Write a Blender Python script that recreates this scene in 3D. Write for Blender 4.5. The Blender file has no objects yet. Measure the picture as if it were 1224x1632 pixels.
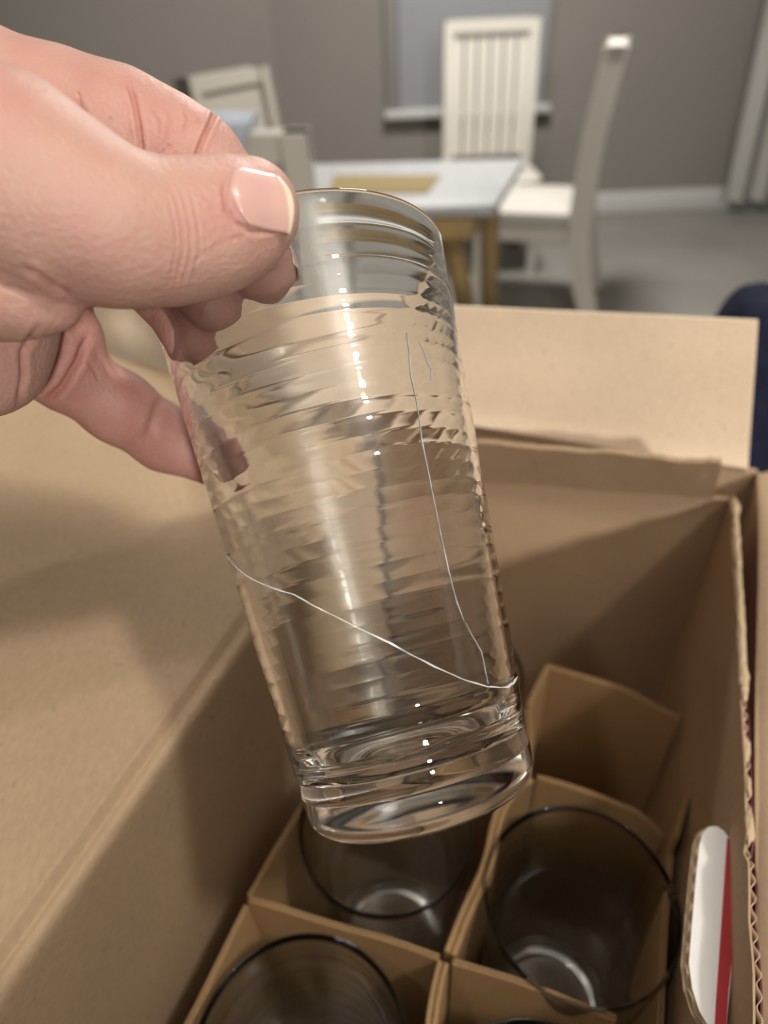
import bpy, bmesh, math, random
import numpy as np
from mathutils import Vector, Matrix, noise as mnoise

random.seed(7); rng = np.random.RandomState(7)
S = bpy.context.scene
C = bpy.context.collection

# ------------------------------------------------------------------ camera
F_PX = 1080.0
PITCH, ROLL = math.radians(38), math.radians(2.5)
CAM = np.array([0.0, 0.0, 1.20])
_f = np.array([0, math.cos(PITCH), -math.sin(PITCH)])
_x0 = np.array([1, 0, 0.0]); _d0 = np.array([0, -math.sin(PITCH), -math.cos(PITCH)])
CX = _x0 * math.cos(ROLL) + _d0 * math.sin(ROLL)
CD = -_x0 * math.sin(ROLL) + _d0 * math.cos(ROLL)
camd = bpy.data.cameras.new('camera'); cam = bpy.data.objects.new('camera', camd); C.objects.link(cam)
camd.sensor_fit = 'HORIZONTAL'; camd.sensor_width = 36; camd.lens = 36 * F_PX / 1224
camd.clip_start = 0.01; camd.clip_end = 50
R = Matrix(((CX[0], -CD[0], -_f[0]), (CX[1], -CD[1], -_f[1]), (CX[2], -CD[2], -_f[2]))).to_4x4()
cam.matrix_world = Matrix.Translation(CAM) @ R
camd.dof.use_dof = True; camd.dof.focus_distance = 0.158; camd.dof.aperture_fstop = 11.5
S.camera = cam

# ------------------------------------------------------------------ light and exposure
W = bpy.data.worlds.new('world'); S.world = W; W.use_nodes = True
W.node_tree.nodes['Background'].inputs[0].default_value = (1.0, 0.93, 0.84, 1)
W.node_tree.nodes['Background'].inputs[1].default_value = 0.04
def area(name, loc, size, power, col, target, shape='DISK'):
    l = bpy.data.lights.new(name, 'AREA'); l.shape = shape; l.size = size; l.energy = power; l.color = col
    o = bpy.data.objects.new(name, l); C.objects.link(o); o.location = loc
    o.rotation_euler = (Vector(target) - Vector(loc)).to_track_quat('-Z', 'Y').to_euler()
    return o
_l = bpy.data.lights.new('ceiling_lamp', 'POINT'); _l.shadow_soft_size = .055; _l.energy = 23; _l.color = (1.0, 0.94, 0.86)
_lo = bpy.data.objects.new('ceiling_lamp', _l); C.objects.link(_lo); _lo.location = (0.60, -0.37, 2.33)
area('rear_flap_fill', (0.75, -1.95, 1.92), 0.16, 25, (1.0, 0.95, 0.88), (0.0, 0.1, 1.0))  # added fill light behind the lens, no real fixture: brightens the rear flap
area('ceiling_lamp', (0.5, 2.9, 2.5), 0.5, 52, (1.0, 0.96, 0.91), (0.5, 2.9, 0))
area('ceiling_lamp', (-0.50, -0.30, 2.45), 0.08, 2.0, (1.0, 0.94, 0.86), (0, .3, 1.0))
S.view_settings.view_transform = 'Standard'; S.view_settings.look = 'None'
S.view_settings.gamma = 1; S.view_settings.use_curve_mapping = False
S.view_settings.exposure = 0.55
cy = S.cycles
cy.use_denoising = True
cy.max_bounces = 24; cy.transmission_bounces = 22; cy.glossy_bounces = 10; cy.diffuse_bounces = 4; cy.transparent_max_bounces = 24
cy.caustics_refractive = True; cy.caustics_reflective = False
cy.blur_glossy = 0.6; cy.sample_clamp_indirect = 6.0

# ------------------------------------------------------------------ coordinates
def ray(x, y): return _f + CX * (x - 612) / F_PX + CD * (y - 816) / F_PX
def P(x, y, t): return CAM + ray(x, y) * t                       # a point at depth t along the view axis
def onz(x, y, z): d = ray(x, y); return CAM + d * ((z - CAM[2]) / d[2])
def ony(x, y, Y): d = ray(x, y); return CAM + d * (Y / d[1])
YAW = math.radians(22); sw, cw = math.sin(YAW), math.cos(YAW)
def B(u, v, z): return np.array([u * cw + v * sw, -u * sw + v * cw, 1.2 + z])   # carton frame: u across, v away, z from the lens height

# ------------------------------------------------------------------ materials
def mat(name, col, rough=0.6, metal=0.0, spec=0.5, bump=None, var=None, **kw):
    m = bpy.data.materials.new(name); m.use_nodes = True; nt = m.node_tree; b = nt.nodes['Principled BSDF']
    b.inputs['Base Color'].default_value = (*col, 1); b.inputs['Roughness'].default_value = rough
    b.inputs['Metallic'].default_value = metal; b.inputs['Specular IOR Level'].default_value = spec
    for k, v in kw.items(): b.inputs[k.replace('_', ' ')].default_value = v
    tc = nt.nodes.new('ShaderNodeTexCoord')
    if var:                                                      # (scale, amount, stretch)
        mp = nt.nodes.new('ShaderNodeMapping'); mp.inputs['Scale'].default_value = var[2]
        n = nt.nodes.new('ShaderNodeTexNoise'); n.inputs['Scale'].default_value = var[0]; n.inputs['Detail'].default_value = 6
        nt.links.new(tc.outputs['Object'], mp.inputs[0]); nt.links.new(mp.outputs[0], n.inputs['Vector'])
        r = nt.nodes.new('ShaderNodeValToRGB')
        r.color_ramp.elements[0].position = .3; r.color_ramp.elements[1].position = .7
        r.color_ramp.elements[0].color = (*[c * (1 - var[1]) for c in col], 1)
        r.color_ramp.elements[1].color = (*[min(1, c * (1 + var[1])) for c in col], 1)
        nt.links.new(n.outputs['Fac'], r.inputs[0]); nt.links.new(r.outputs[0], b.inputs['Base Color'])
    if bump:                                                     # (scale, strength, distance)
        n2 = nt.nodes.new('ShaderNodeTexNoise'); n2.inputs['Scale'].default_value = bump[0]; n2.inputs['Detail'].default_value = 8
        bp = nt.nodes.new('ShaderNodeBump'); bp.inputs['Strength'].default_value = bump[1]; bp.inputs['Distance'].default_value = bump[2]
        nt.links.new(tc.outputs['Object'], n2.inputs['Vector']); nt.links.new(n2.outputs['Fac'], bp.inputs['Height'])
        nt.links.new(bp.outputs[0], b.inputs['Normal'])
    return m
def kraft(name, col, flute=True):
    """brown liner: cloudy tone, short dark and pale fibres, faint flute washboarding"""
    m = mat(name, col, 0.72, spec=0.25, var=(9, .10, (1, 1, 1))); nt = m.node_tree; b = nt.nodes['Principled BSDF']
    tc = nt.nodes['Texture Coordinate']
    base = b.inputs['Base Color'].links[0].from_socket
    n = nt.nodes.new('ShaderNodeTexNoise'); n.inputs['Scale'].default_value = 650; n.inputs['Detail'].default_value = 3
    mp = nt.nodes.new('ShaderNodeMapping'); mp.inputs['Scale'].default_value = (1, .45, 1); mp.inputs['Rotation'].default_value = (0, 0, -YAW)
    nt.links.new(tc.outputs['Object'], mp.inputs[0]); nt.links.new(mp.outputs[0], n.inputs['Vector'])
    mr = nt.nodes.new('ShaderNodeMapRange'); mr.inputs[1].default_value = .3; mr.inputs[2].default_value = .7; mr.inputs[3].default_value = .94; mr.inputs[4].default_value = 1.05
    nt.links.new(n.outputs['Fac'], mr.inputs[0])
    sp = nt.nodes.new('ShaderNodeTexNoise'); sp.inputs['Scale'].default_value = 260; sp.inputs['Detail'].default_value = 1
    nt.links.new(tc.outputs['Object'], sp.inputs['Vector'])
    sr = nt.nodes.new('ShaderNodeMapRange'); sr.inputs[1].default_value = .69; sr.inputs[2].default_value = .76; sr.inputs[3].default_value = 1.0; sr.inputs[4].default_value = .84
    nt.links.new(sp.outputs['Fac'], sr.inputs[0])
    mm = nt.nodes.new('ShaderNodeMath'); mm.operation = 'MULTIPLY'; nt.links.new(mr.outputs[0], mm.inputs[0]); nt.links.new(sr.outputs[0], mm.inputs[1])
    mx = nt.nodes.new('ShaderNodeVectorMath'); mx.operation = 'SCALE'
    nt.links.new(base, mx.inputs[0]); nt.links.new(mm.outputs[0], mx.inputs['Scale']); nt.links.new(mx.outputs[0], b.inputs['Base Color'])
    bp = nt.nodes.new('ShaderNodeBump'); bp.inputs['Strength'].default_value = .25; bp.inputs['Distance'].default_value = .0003
    nt.links.new(n.outputs['Fac'], bp.inputs['Height']); nt.links.new(bp.outputs[0], b.inputs['Normal'])
    return m
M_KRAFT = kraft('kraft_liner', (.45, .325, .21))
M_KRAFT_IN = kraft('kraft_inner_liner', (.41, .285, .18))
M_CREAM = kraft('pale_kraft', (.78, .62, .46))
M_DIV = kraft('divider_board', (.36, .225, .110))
M_CORE = mat('flute_paper', (.50, .38, .25), .85, spec=.1, bump=(900, .5, .0004))
M_WHITE = mat('white_print', (.88, .87, .86), .45, bump=(600, .1, .0002))
M_RED = mat('red_print', (.42, .028, .035), .45, var=(40, .12, (1, 1, 1)))
M_MAROON = mat('maroon_print', (.09, .012, .02), .5, var=(60, .2, (1, 1, 1)))
def glass_mat(name, col, ior=1.5):
    m = bpy.data.materials.new(name); m.use_nodes = True; nt = m.node_tree; b = nt.nodes['Principled BSDF']
    b.inputs['Base Color'].default_value = (*col, 1); b.inputs['Roughness'].default_value = 0.0
    b.inputs['IOR'].default_value = ior; b.inputs['Transmission Weight'].default_value = 1
    return m
M_GLASS = glass_mat('clear_glass', (.985, .995, .992))
M_GLASS2 = glass_mat('clear_glass_boxed', (.97, .985, .98))
M_CRACK = mat('fracture_face', (.92, .95, .96), .12, spec=1.0, Transmission_Weight=.35)

# ------------------------------------------------------------------ builders
def empty(name, loc=(0, 0, 0)):
    o = bpy.data.objects.new(name, None); C.objects.link(o); o.location = Vector(loc); o.empty_display_size = .02; return o
def tag(o, label=None, cat=None, group=None, kind=None):
    if label: o['label'] = label
    if cat: o['category'] = cat
    if group: o['group'] = group
    if kind: o['kind'] = kind
    return o
def link(name, verts, faces, m, parent=None, smooth=False, mats=None, fm=None):
    me = bpy.data.meshes.new(name)
    V = np.array([np.asarray(v, float) for v in verts])
    q_ = parent
    while q_ is not None: V = V - np.array(q_.location); q_ = q_.parent
    me.from_pydata(V.tolist(), [], [list(map(int, f)) for f in faces])
    for q in (mats or [m]): me.materials.append(q)
    if fm is not None:
        for p, k in zip(me.polygons, fm): p.material_index = k
    if smooth: me.polygons.foreach_set('use_smooth', [True] * len(me.polygons))
    me.update()
    o = bpy.data.objects.new(name, me); C.objects.link(o)
    if parent is not None: o.parent = parent
    return o
def grid_faces(nu, nv, off=0, closed_v=False):
    f = []
    for i in range(nu - 1):
        for j in range(nv if closed_v else nv - 1):
            a = off + i * nv + j; b = off + i * nv + (j + 1) % nv
            f.append((a, b, b + nv, a + nv))
    return f
def box_mesh(lo, hi, frame=lambda p: p):
    v = [frame(np.array([(lo, hi)[i][0], (lo, hi)[j][1], (lo, hi)[k][2]])) for i in (0, 1) for j in (0, 1) for k in (0, 1)]
    f = [(0, 1, 3, 2), (4, 6, 7, 5), (0, 4, 5, 1), (2, 3, 7, 6), (0, 2, 6, 4), (1, 5, 7, 3)]
    return v, f
def bevel(o, w=.002, seg=2):
    b = o.modifiers.new('bevel', 'BEVEL'); b.width = w; b.segments = seg; b.limit_method = 'ANGLE'
    o.data.polygons.foreach_set('use_smooth', [True] * len(o.data.polygons))
    return o
def box(name, lo, hi, m, parent=None, bev=0, frame=lambda p: p):
    v, f = box_mesh(lo, hi, frame); o = link(name, v, f, m, parent)
    bm = bmesh.new(); bm.from_mesh(o.data); bmesh.ops.recalc_face_normals(bm, faces=bm.faces); bm.to_mesh(o.data); bm.free()
    if bev: bevel(o, bev)
    return o
def sheet(name, fn, nu, nv, th, m, parent, inward=1):
    """a closed board: fn(a,b) gives (point, normal) for a, b in 0..1; th thick"""
    top, bot = [], []
    for i in range(nu):
        for j in range(nv):
            p, n = fn(i / (nu - 1), j / (nv - 1)); top.append(p); bot.append(p - n * th * inward)
    N = nu * nv; f = grid_faces(nu, nv); f += [tuple(N + k for k in q[::-1]) for q in f]
    ring = [i * nv for i in range(nu)] + [(nu - 1) * nv + j for j in range(1, nv)] + [i * nv + nv - 1 for i in range(nu - 2, -1, -1)] + [j for j in range(nv - 2, 0, -1)]
    for a, b in zip(ring, ring[1:] + ring[:1]): f.append((a, N + a, N + b, b))
    o = link(name, top + bot, f, m, parent, smooth=True)
    bm = bmesh.new(); bm.from_mesh(o.data); bmesh.ops.recalc_face_normals(bm, faces=bm.faces)
    bm.to_mesh(o.data); bm.free()
    o.data.set_sharp_from_angle(angle=math.radians(40))
    return o
def nz(p, s, seed=0): return mnoise.noise(Vector((p[0] * s + seed, p[1] * s - seed, (p[2] if len(p) > 2 else 0) * s)))
def flutes(name, path, across, down, th, depth, pitch, parent, m=M_CORE, amp_noise=.25):
    """the wavy medium seen in a cut board edge: a ribbon waving between the liners"""
    path = np.array(path); seg = np.linalg.norm(np.diff(path, axis=0), axis=1); cum = np.r_[0, np.cumsum(seg)]; Ltot = cum[-1]
    n = int(Ltot / pitch * 8); V = []
    for i in range(n + 1):
        s = Ltot * i / n; p = np.array([np.interp(s, cum, path[:, k]) for k in range(3)])
        w = math.sin(2 * math.pi * s / pitch) * th * .5 * (1 + amp_noise * nz((s * 40, 0, 0), 1, 3))
        for d in (0, depth):
            for e in (-.00012, .00012):
                V.append(p + across * (w + e) + down * (d - .0003 * abs(nz((s * 300, 1, 0), 1))))
    f = []
    for i in range(n):
        a = i * 4; b = a + 4
        f += [(a, a + 1, b + 1, b), (a, b, b + 2, a + 2), (a + 1, a + 3, b + 3, b + 1), (a + 2, b + 2, b + 3, a + 3)]
    return link(name, V, f, m, parent, smooth=True)

# ================================================================== SETTING
def quad_wall(name, pts, m, th=(0, 0, 0)):
    pts = [np.array(p, float) for p in pts]; th = np.array(th, float)
    v = pts + [p + th for p in pts]
    f = [(0, 1, 2, 3), (7, 6, 5, 4)] + [(i, i + 4, (i + 1) % 4 + 4, (i + 1) % 4) for i in range(4)]
    o = link(name, v, f, m); tag(o, kind='structure'); return o
M_WALL = mat('taupe_wall_paint', (.235, .215, .190), .85, spec=.2, var=(1.2, .04, (1, 1, 1)), bump=(180, .12, .001))
M_CEIL = mat('ceiling_paint', (.78, .76, .72), .9, spec=.1, bump=(150, .1, .001))
M_FLOOR = mat('grey_floor_tile', (.235, .222, .200), .42, spec=.4, var=(2.2, .12, (1, 1, 1)))
M_TRIM = mat('white_trim_paint', (.56, .55, .53), .5)
YW = 4.5
quad_wall('floor', [(-3.6, -1.6, 0), (3.6, -1.6, 0), (3.6, 4.7, 0), (-3.6, 4.7, 0)], M_FLOOR, (0, 0, -.05))
quad_wall('ceiling', [(-3.6, -1.6, 2.56), (3.6, -1.6, 2.56), (3.6, 4.7, 2.56), (-3.6, 4.7, 2.56)], M_CEIL, (0, 0, .05))
quad_wall('wall_back', [(-.49, YW, 0), (3.6, YW, 0), (3.6, YW, 2.56), (-.49, YW, 2.56)], M_WALL, (0, .1, 0))
quad_wall('wall_left', [(-3.55, 3.2, 0), (-.49, YW, 0), (-.49, YW, 2.56), (-3.55, 3.2, 2.56)], M_WALL, (-.04, .1, 0))
def rail(name, x0, x1, y, z0, z1, d, m):
    o = box(name, (x0, y - d, z0), (x1, y, z1), m, None, .004); tag(o, kind='structure'); return o
rail('baseboard_back', -.48, 3.6, YW, 0.0, .115, .018, M_TRIM)
rail('trim_1', -.48, 3.6, YW, .115, .128, .012, M_TRIM)
# floor tile joints (thin recessed lines cannot be seen at this blur; long grout strips lie in the floor)
# window with a lowered blind
win = empty('window_1', (0.6, YW - .03, 1.4)); tag(win, kind='structure')
M_BLIND = mat('blind_slat', (.36, .365, .385), .55)
M_FRAME = mat('window_frame_paint', (.22, .21, .195), .6)
wx0, wx1 = ony(633, 40, YW)[0], ony(872, 40, YW)[0]
box('window_frame', (wx0 - .07, YW - .03, .62), (wx0, YW, 2.12), M_FRAME, win, .004)
box('window_frame', (wx1, YW - .03, .62), (wx1 + .03, YW, 2.12), M_FRAME, win, .004)
box('window_frame', (wx0 - .07, YW - .03, 2.12), (wx1 + .03, YW, 2.17), M_FRAME, win, .004)
box('window_sill', (wx0 - .08, YW - .07, .58), (wx1 + .05, YW, .62), M_TRIM, win, .004)
slat0 = None
for i in range(36):
    zc = .64 + i * .042
    if slat0 is None:
        fr = lambda p: np.array([p[0], YW - .035 + p[1] * .5 - p[2] * .25, .64 + p[2] * .9 + p[1] * .35])
        slat0 = box('slat', (wx0 + .004, -.022, -.0225), (wx1 - .004, -.019, .0225), M_BLIND, win, 0, fr)
    else:
        s = slat0.copy(); C.objects.link(s); s.parent = win; s.location = slat0.location + Vector((0, 0, zc - .64))
# curtain at the right end of the wall
def curtain():
    V = []; nu, nv = 90, 24; f = []
    cl = ony(1146, 322, YW - .12)
    for side in (0, 1):
        for i in range(nu):
            for j in range(nv):
                a, b = i / (nu - 1), j / (nv - 1)
                x = cl[0] + .02 * (1 - b) + a * 1.1 + .0 * b; z = cl[2] + b * (2.45 - cl[2])
                y = YW - .12 + .035 * math.sin(a * 52 + .6 * math.sin(b * 3)) * (1 - .35 * b) + .004 * math.sin(a * 130) + side * .004
                x -= .06 * (b - .0) * (1 - a)
                V.append((x, y, z))
    f = grid_faces(nu, nv) + [q[::-1] for q in grid_faces(nu, nv, nu * nv)]
    o = link('curtain', V, f, mat('curtain_cloth', (.40, .385, .355), .9, spec=.1, bump=(500, .2, .0008)), smooth=True)
    tag(o, 'pale grey floor-length curtain hanging at the far wall\'s right end', 'curtain'); return o
curtain()

# ================================================================== DINING SET
M_OAK = mat('oak_wood', (.30, .205, .085), .5, var=(12, .2, (1, 6, 1)))
M_TOP = mat('grey_table_laminate', (.40, .405, .41), .35, var=(5, .06, (6, 1, 1)))
M_CHAIR = mat('white_weave', (.56, .53, .47), .75, bump=(260, .5, .002))
M_SEAT = mat('pale_seat_fabric', (.47, .45, .41), .85, bump=(300, .3, .001))
dt = empty('dining_table', (0, 2.0, 0))
tz = .75
c1, c2, c3 = onz(790, 326, tz), onz(835, 253, tz), onz(488, 332, tz)
c4 = c2 + (c3 - c1); lft = (c3 - c1) / np.linalg.norm(c3 - c1)
top = [c1, c2, c2 + lft * .95, c1 + lft * .95]
v = [np.array([*p[:2], tz]) for p in top] + [np.array([*p[:2], tz - .028]) for p in top]
o = link('tabletop', v, [(3, 2, 1, 0), (4, 5, 6, 7)] + [(i, (i + 1) % 4, (i + 1) % 4 + 4, i + 4) for i in range(4)], M_TOP, dt)
bm = bmesh.new(); bm.from_mesh(o.data); bmesh.ops.recalc_face_normals(bm, faces=bm.faces); bm.to_mesh(o.data); bm.free(); bevel(o, .004)
def leg_obj(name, a, b, r0, r1, m, parent):
    """a tapering square-section leg with softened corners from a to b"""
    a, b = np.array(a, float), np.array(b, float); V = []; n = 8
    for t in (0, .35, .7, 1):
        c = a + (b - a) * t; r = r0 + (r1 - r0) * t
        for k in range(n):
            th = 2 * math.pi * (k + .5) / n; q = 1.0 / max(abs(math.cos(th)), abs(math.sin(th))); q = .6 * q + .4
            V.append(c + np.array([math.cos(th) * r * q, math.sin(th) * r * q, 0]))
    f = grid_faces(4, n, closed_v=True) + [tuple(range(n))[::-1], tuple(range(3 * n, 4 * n))]
    return link(name, V, f, m, parent, smooth=False)
near_leg_top = onz(712, 345, tz - .05); near_leg_top[2] = tz - .03
lg = P(742, 495, 1.0); d = ray(742, 495); tt = (near_leg_top[1] + .01) / d[1]; foot = CAM + d * tt
foot2 = near_leg_top + (foot - near_leg_top) * ((near_leg_top[2]) / (near_leg_top[2] - foot[2])); foot2[2] = 0
foot2[2] = 0.0
leg_obj('leg', near_leg_top, foot2, .032, .024, M_OAK, dt)
for q, ox in ((top[1], (-.12, -.1)), (top[2], (.1, -.1)), (top[3], (.1, .1))):
    a = np.array([q[0] + ox[0], q[1] + ox[1], tz - .03]); leg_obj('leg', a, (a[0] + .04 * np.sign(-ox[0]), a[1], 0), .032, .024, M_OAK, dt)
ap = [c1 + lft * .06, c2 + lft * .06, c2 + lft * .89, c1 + lft * .89]
for i in range(4):
    a, b = ap[i], ap[(i + 1) % 4]; n = np.cross((b - a) / np.linalg.norm(b - a), [0, 0, 1.0]) * .009
    v = [np.array([*(a + n)[:2], tz - .03]), np.array([*(b + n)[:2], tz - .03]), np.array([*(b - n)[:2], tz - .03]), np.array([*(a - n)[:2], tz - .03])]
    v += [q - np.array([0, 0, .05]) for q in v]
    link('apron', v, [(0, 1, 2, 3), (7, 6, 5, 4)] + [(k, k + 4, (k + 1) % 4 + 4, (k + 1) % 4) for k in range(4)], M_OAK, dt)
tag(dt, 'pale grey topped dining table with an oak-coloured splayed leg', 'table')
rp = [onz(x, y, tz + .004) for x, y in ((525, 306), (682, 306), (702, 279), (532, 279))]
v = [*rp] + [p - np.array([0, 0, .0035]) for p in rp]
o = link('table_runner', v, [(0, 1, 2, 3), (7, 6, 5, 4)] + [(i, i + 4, (i + 1) % 4 + 4, (i + 1) % 4) for i in range(4)], mat('ochre_cloth', (.24, .18, .075), .9, bump=(400, .3, .001)))
tag(o, 'ochre strip of cloth lying along the pale dining table', 'table runner')

def chair(name, origin, yaw, label, slats=7, slat_m=M_CHAIR, height=1.0, scale=1.0, solid=False):
    """high-backed dining chair with a bowed, vertically ribbed back; local +y is the way it faces"""
    root = empty(name, origin); root.rotation_euler = (0, 0, yaw); root.scale = (scale,) * 3
    tag(root, label, 'chair', None)
    def T(nm, V, f, m, smooth=True):
        me = bpy.data.meshes.new(nm); me.from_pydata([tuple(map(float, q)) for q in V], [], f); me.materials.append(m)
        bm = bmesh.new(); bm.from_mesh(me); bmesh.ops.recalc_face_normals(bm, faces=bm.faces); bm.to_mesh(me); bm.free()
        if smooth: me.polygons.foreach_set('use_smooth', [True] * len(me.polygons))
        ob = bpy.data.objects.new(nm, me); C.objects.link(ob); ob.parent = root
        if smooth: me.set_sharp_from_angle(angle=math.radians(50))
        return ob
    def curve_y(z):                                      # side profile of back leg and backrest
        return np.interp(z, [0, .2, .42, .7, 1.0], [-.235, -.165, -.125, -.132, -.170])
    def post(x, nm, m, w, d, z0, z1, n=12):
        V = []
        for i in range(n):
            z = z0 + (z1 - z0) * i / (n - 1); y = curve_y(z)
            ww, dd = w, d * (1.0 if z > .1 else .6 + 4 * z)
            V += [(x - ww, y - dd, z), (x + ww, y - dd, z), (x + ww, y + dd, z), (x - ww, y + dd, z)]
        f = grid_faces(n, 4, closed_v=True) + [(3, 2, 1, 0), tuple(4 * (n - 1) + k for k in range(4))]
        return T(nm, V, f, m)
    for sx in (-1, 1):
        post(sx * .205, 'leg', slat_m, .022, .042, .03, height)
        b = [(sx * .205 - .016, -.25, 0), (sx * .205 + .016, -.25, 0), (sx * .205 + .016, -.21, 0), (sx * .205 - .016, -.21, 0)]
        T('foot', b + [(q[0], q[1] - .004, .03) for q in b], [(0, 1, 2, 3), (7, 6, 5, 4)] + [(i, i + 4, (i + 1) % 4 + 4, (i + 1) % 4) for i in range(4)], M_OAK, False)
        fl = [(sx * .2 - .02, .25), (sx * .2 + .02, .25), (sx * .2 + .02, .29), (sx * .2 - .02, .29)]
        T('leg', [(*q, 0) for q in fl] + [(*q, .42) for q in fl], [(3, 2, 1, 0), (4, 5, 6, 7)] + [(i, (i + 1) % 4, (i + 1) % 4 + 4, i + 4) for i in range(4)], slat_m, False)
    if solid: post(0, 'backrest', slat_m, .19, .016, .46, height - .03)
    wsl = .38 / slats
    for k in range(0 if solid else slats): post(-.19 + wsl * (k + .5), 'slat', slat_m, wsl * .40, .013, .50, height - .03)
    V = []
    for i, z in enumerate((height - .05, height)):
        y = curve_y(z)
        V += [(-.227, y - .03, z), (.227, y - .03, z), (.227, y + .03, z), (-.227, y + .03, z)]
    T('top_rail', V, [(3, 2, 1, 0), (4, 5, 6, 7)] + [(i, (i + 1) % 4, (i + 1) % 4 + 4, i + 4) for i in range(4)], slat_m, False)
    # rounded seat pad and frame
    for nm, z0, z1, w, m in (('seat_frame', .34, .41, .222, slat_m), ('seat', .41, .465, .225, M_SEAT)):
        V = []; n = 28; zs = [z0, z0 + .006, z1 - .012, z1]; ws = [w - .008, w, w, w - .02]
        for z, ww in zip(zs, ws):
            for k in range(n):
                th = 2 * math.pi * k / n; cx, sx_ = math.cos(th), math.sin(th)
                V.append((np.sign(cx) * abs(cx) ** .35 * ww, np.sign(sx_) * abs(sx_) ** .35 * ww + .085, z))
        V.append((0, .085, z1 + (.008 if nm == 'seat' else 0)))
        f = grid_faces(4, n, closed_v=True) + [tuple(range(n))[::-1]] + [(3 * n + k, 3 * n + (k + 1) % n, 4 * n) for k in range(n)]
        T(nm, V, f, m)
    return root
o1 = onz(945, 492, 0.0)
chair('dining_chair', (o1[0] - .22, o1[1] + .07, 0), math.radians(72), 'white woven high-backed chair seen from its side, right of the dining table')
c = ony(775, 30, 4.05); chair('dining_chair', (c[0], 3.72, 0), math.radians(180), 'white ribbed chair back standing before the grey window blind', height=1.07, slats=6, scale=.98)
M_GREYCH = mat('greige_chair_fabric', (.33, .305, .26), .85, bump=(280, .3, .001))
c = ony(372, 140, 3.2); chair('dining_chair', (c[0] + .12, 3.02, 0), math.radians(238), 'greige chair turned at an angle, farther back behind the hand', height=.95, slats=5, slat_m=M_GREYCH, solid=True)
c = ony(508, 205, 1.42); ch4 = chair('dining_chair', (c[0] - .235, 1.59, 0), math.radians(-4), 'off-white padded chair back at the near side of the dining table, half behind the hand', height=c[2], slats=5, solid=True)
# pale blue folded cloth over that chair's top rail
def draped(name, c0, w, hgt, m, label, cat, yaw=0.0, thick=.05, folds=6, amp=.006, seed=0, sag=.02):
    V = []; nu, nv = 60, 40
    for i in range(nu):
        a = i / (nu - 1) - .5
        for j in range(nv):
            b = j / (nv - 1) * 2 - 1
            hang = max(0, abs(b) - .25) / .75
            z = -hang * hgt + (.012 * math.cos(b * 6) if abs(b) < .25 else 0) - sag * hang * abs(math.sin(a * 7 + seed))
            y = np.sign(b) * (thick * min(1, abs(b) / .25)) + np.sign(b) * amp * hang * 2 * math.sin(a * folds * 2 * math.pi + seed)
            x = a * w + .01 * math.sin(b * 4 + seed)
            z += .006 * nz((a * 6, b * 3, seed), 1)
            V.append((c0[0] + x * math.cos(yaw) - y * math.sin(yaw), c0[1] + x * math.sin(yaw) + y * math.cos(yaw), c0[2] + z))
    o = link(name, V, grid_faces(nu, nv), m, smooth=True)
    s = o.modifiers.new('solid', 'SOLIDIFY'); s.thickness = .004
    tag(o, label, cat); return o
M_BLUE = mat('pale_blue_cloth', (.46, .50, .58), .9)
draped('folded_cloth', (c[0] - .27, 1.425, c[2] + .016), .30, .022, M_BLUE, 'pale blue cloth folded over the off-white chair back', 'cloth', yaw=math.radians(-4), thick=.055, amp=.003, seed=2)

# ================================================================== NEAR TABLE under the carton
TB = 1.2 - .437
M_DESK = mat('near_table_wood', (.20, .12, .065), .45, var=(8, .25, (1, 7, 1)))
nt_ = empty('work_table', (0, .35, 0))
o = box('tabletop', (-.62, -.12, TB - .03), (.55, .72, TB), M_DESK, nt_, .004)
for x in (-.58, .50):
    for y in (-.08, .67): leg_obj('leg', (x, y, TB - .03), (x, y, 0), .03, .022, M_DESK, nt_)
tag(nt_, 'brown table that the opened carton stands on', 'table')

# ================================================================== OUTER CARTON
oc = empty('shipping_carton', B(-.1, .18, -.432)); tag(oc, 'large brown shipping carton with a tall pale rear flap standing open', 'carton')
T3 = .0032
UL, UR, VB, VF, ZR, ZB = -.345, .0755, .345, -.002, -.212, -.432
def bfn(u, v, z): return B(u, v, z)
Nw = lambda du, dv, dz: (B(du, dv, dz) - B(0, 0, 0))
def wall(name, p0, p1, zt0, zt1, zb, m, parent, nrm, n=14, wob=.0015, th=T3, seed=0):
    """upright board from p0 to p1 (u,v); its top runs from zt0 to zt1"""
    nn = Nw(*nrm, 0)
    def fn(a, b):
        u = p0[0] + (p1[0] - p0[0]) * a; v = p0[1] + (p1[1] - p0[1]) * a; zt = zt0 + (zt1 - zt0) * a
        p = B(u, v, zb + (zt - zb) * b); return p + nn * wob * nz((a * 3, b * 2, seed), 1, seed), nn
    return sheet(name, fn, n, n, th, m, parent)
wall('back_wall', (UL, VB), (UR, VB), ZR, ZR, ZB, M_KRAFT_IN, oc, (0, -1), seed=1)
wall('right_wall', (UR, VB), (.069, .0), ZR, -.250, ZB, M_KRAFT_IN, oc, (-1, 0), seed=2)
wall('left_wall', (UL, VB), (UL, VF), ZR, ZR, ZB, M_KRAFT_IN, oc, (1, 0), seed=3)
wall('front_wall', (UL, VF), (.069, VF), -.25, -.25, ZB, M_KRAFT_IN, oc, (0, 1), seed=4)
box('bottom', (UL, VF, ZB - .003), (UR, VB, ZB), M_KRAFT_IN, oc, 0, lambda p: B(*p))
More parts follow.
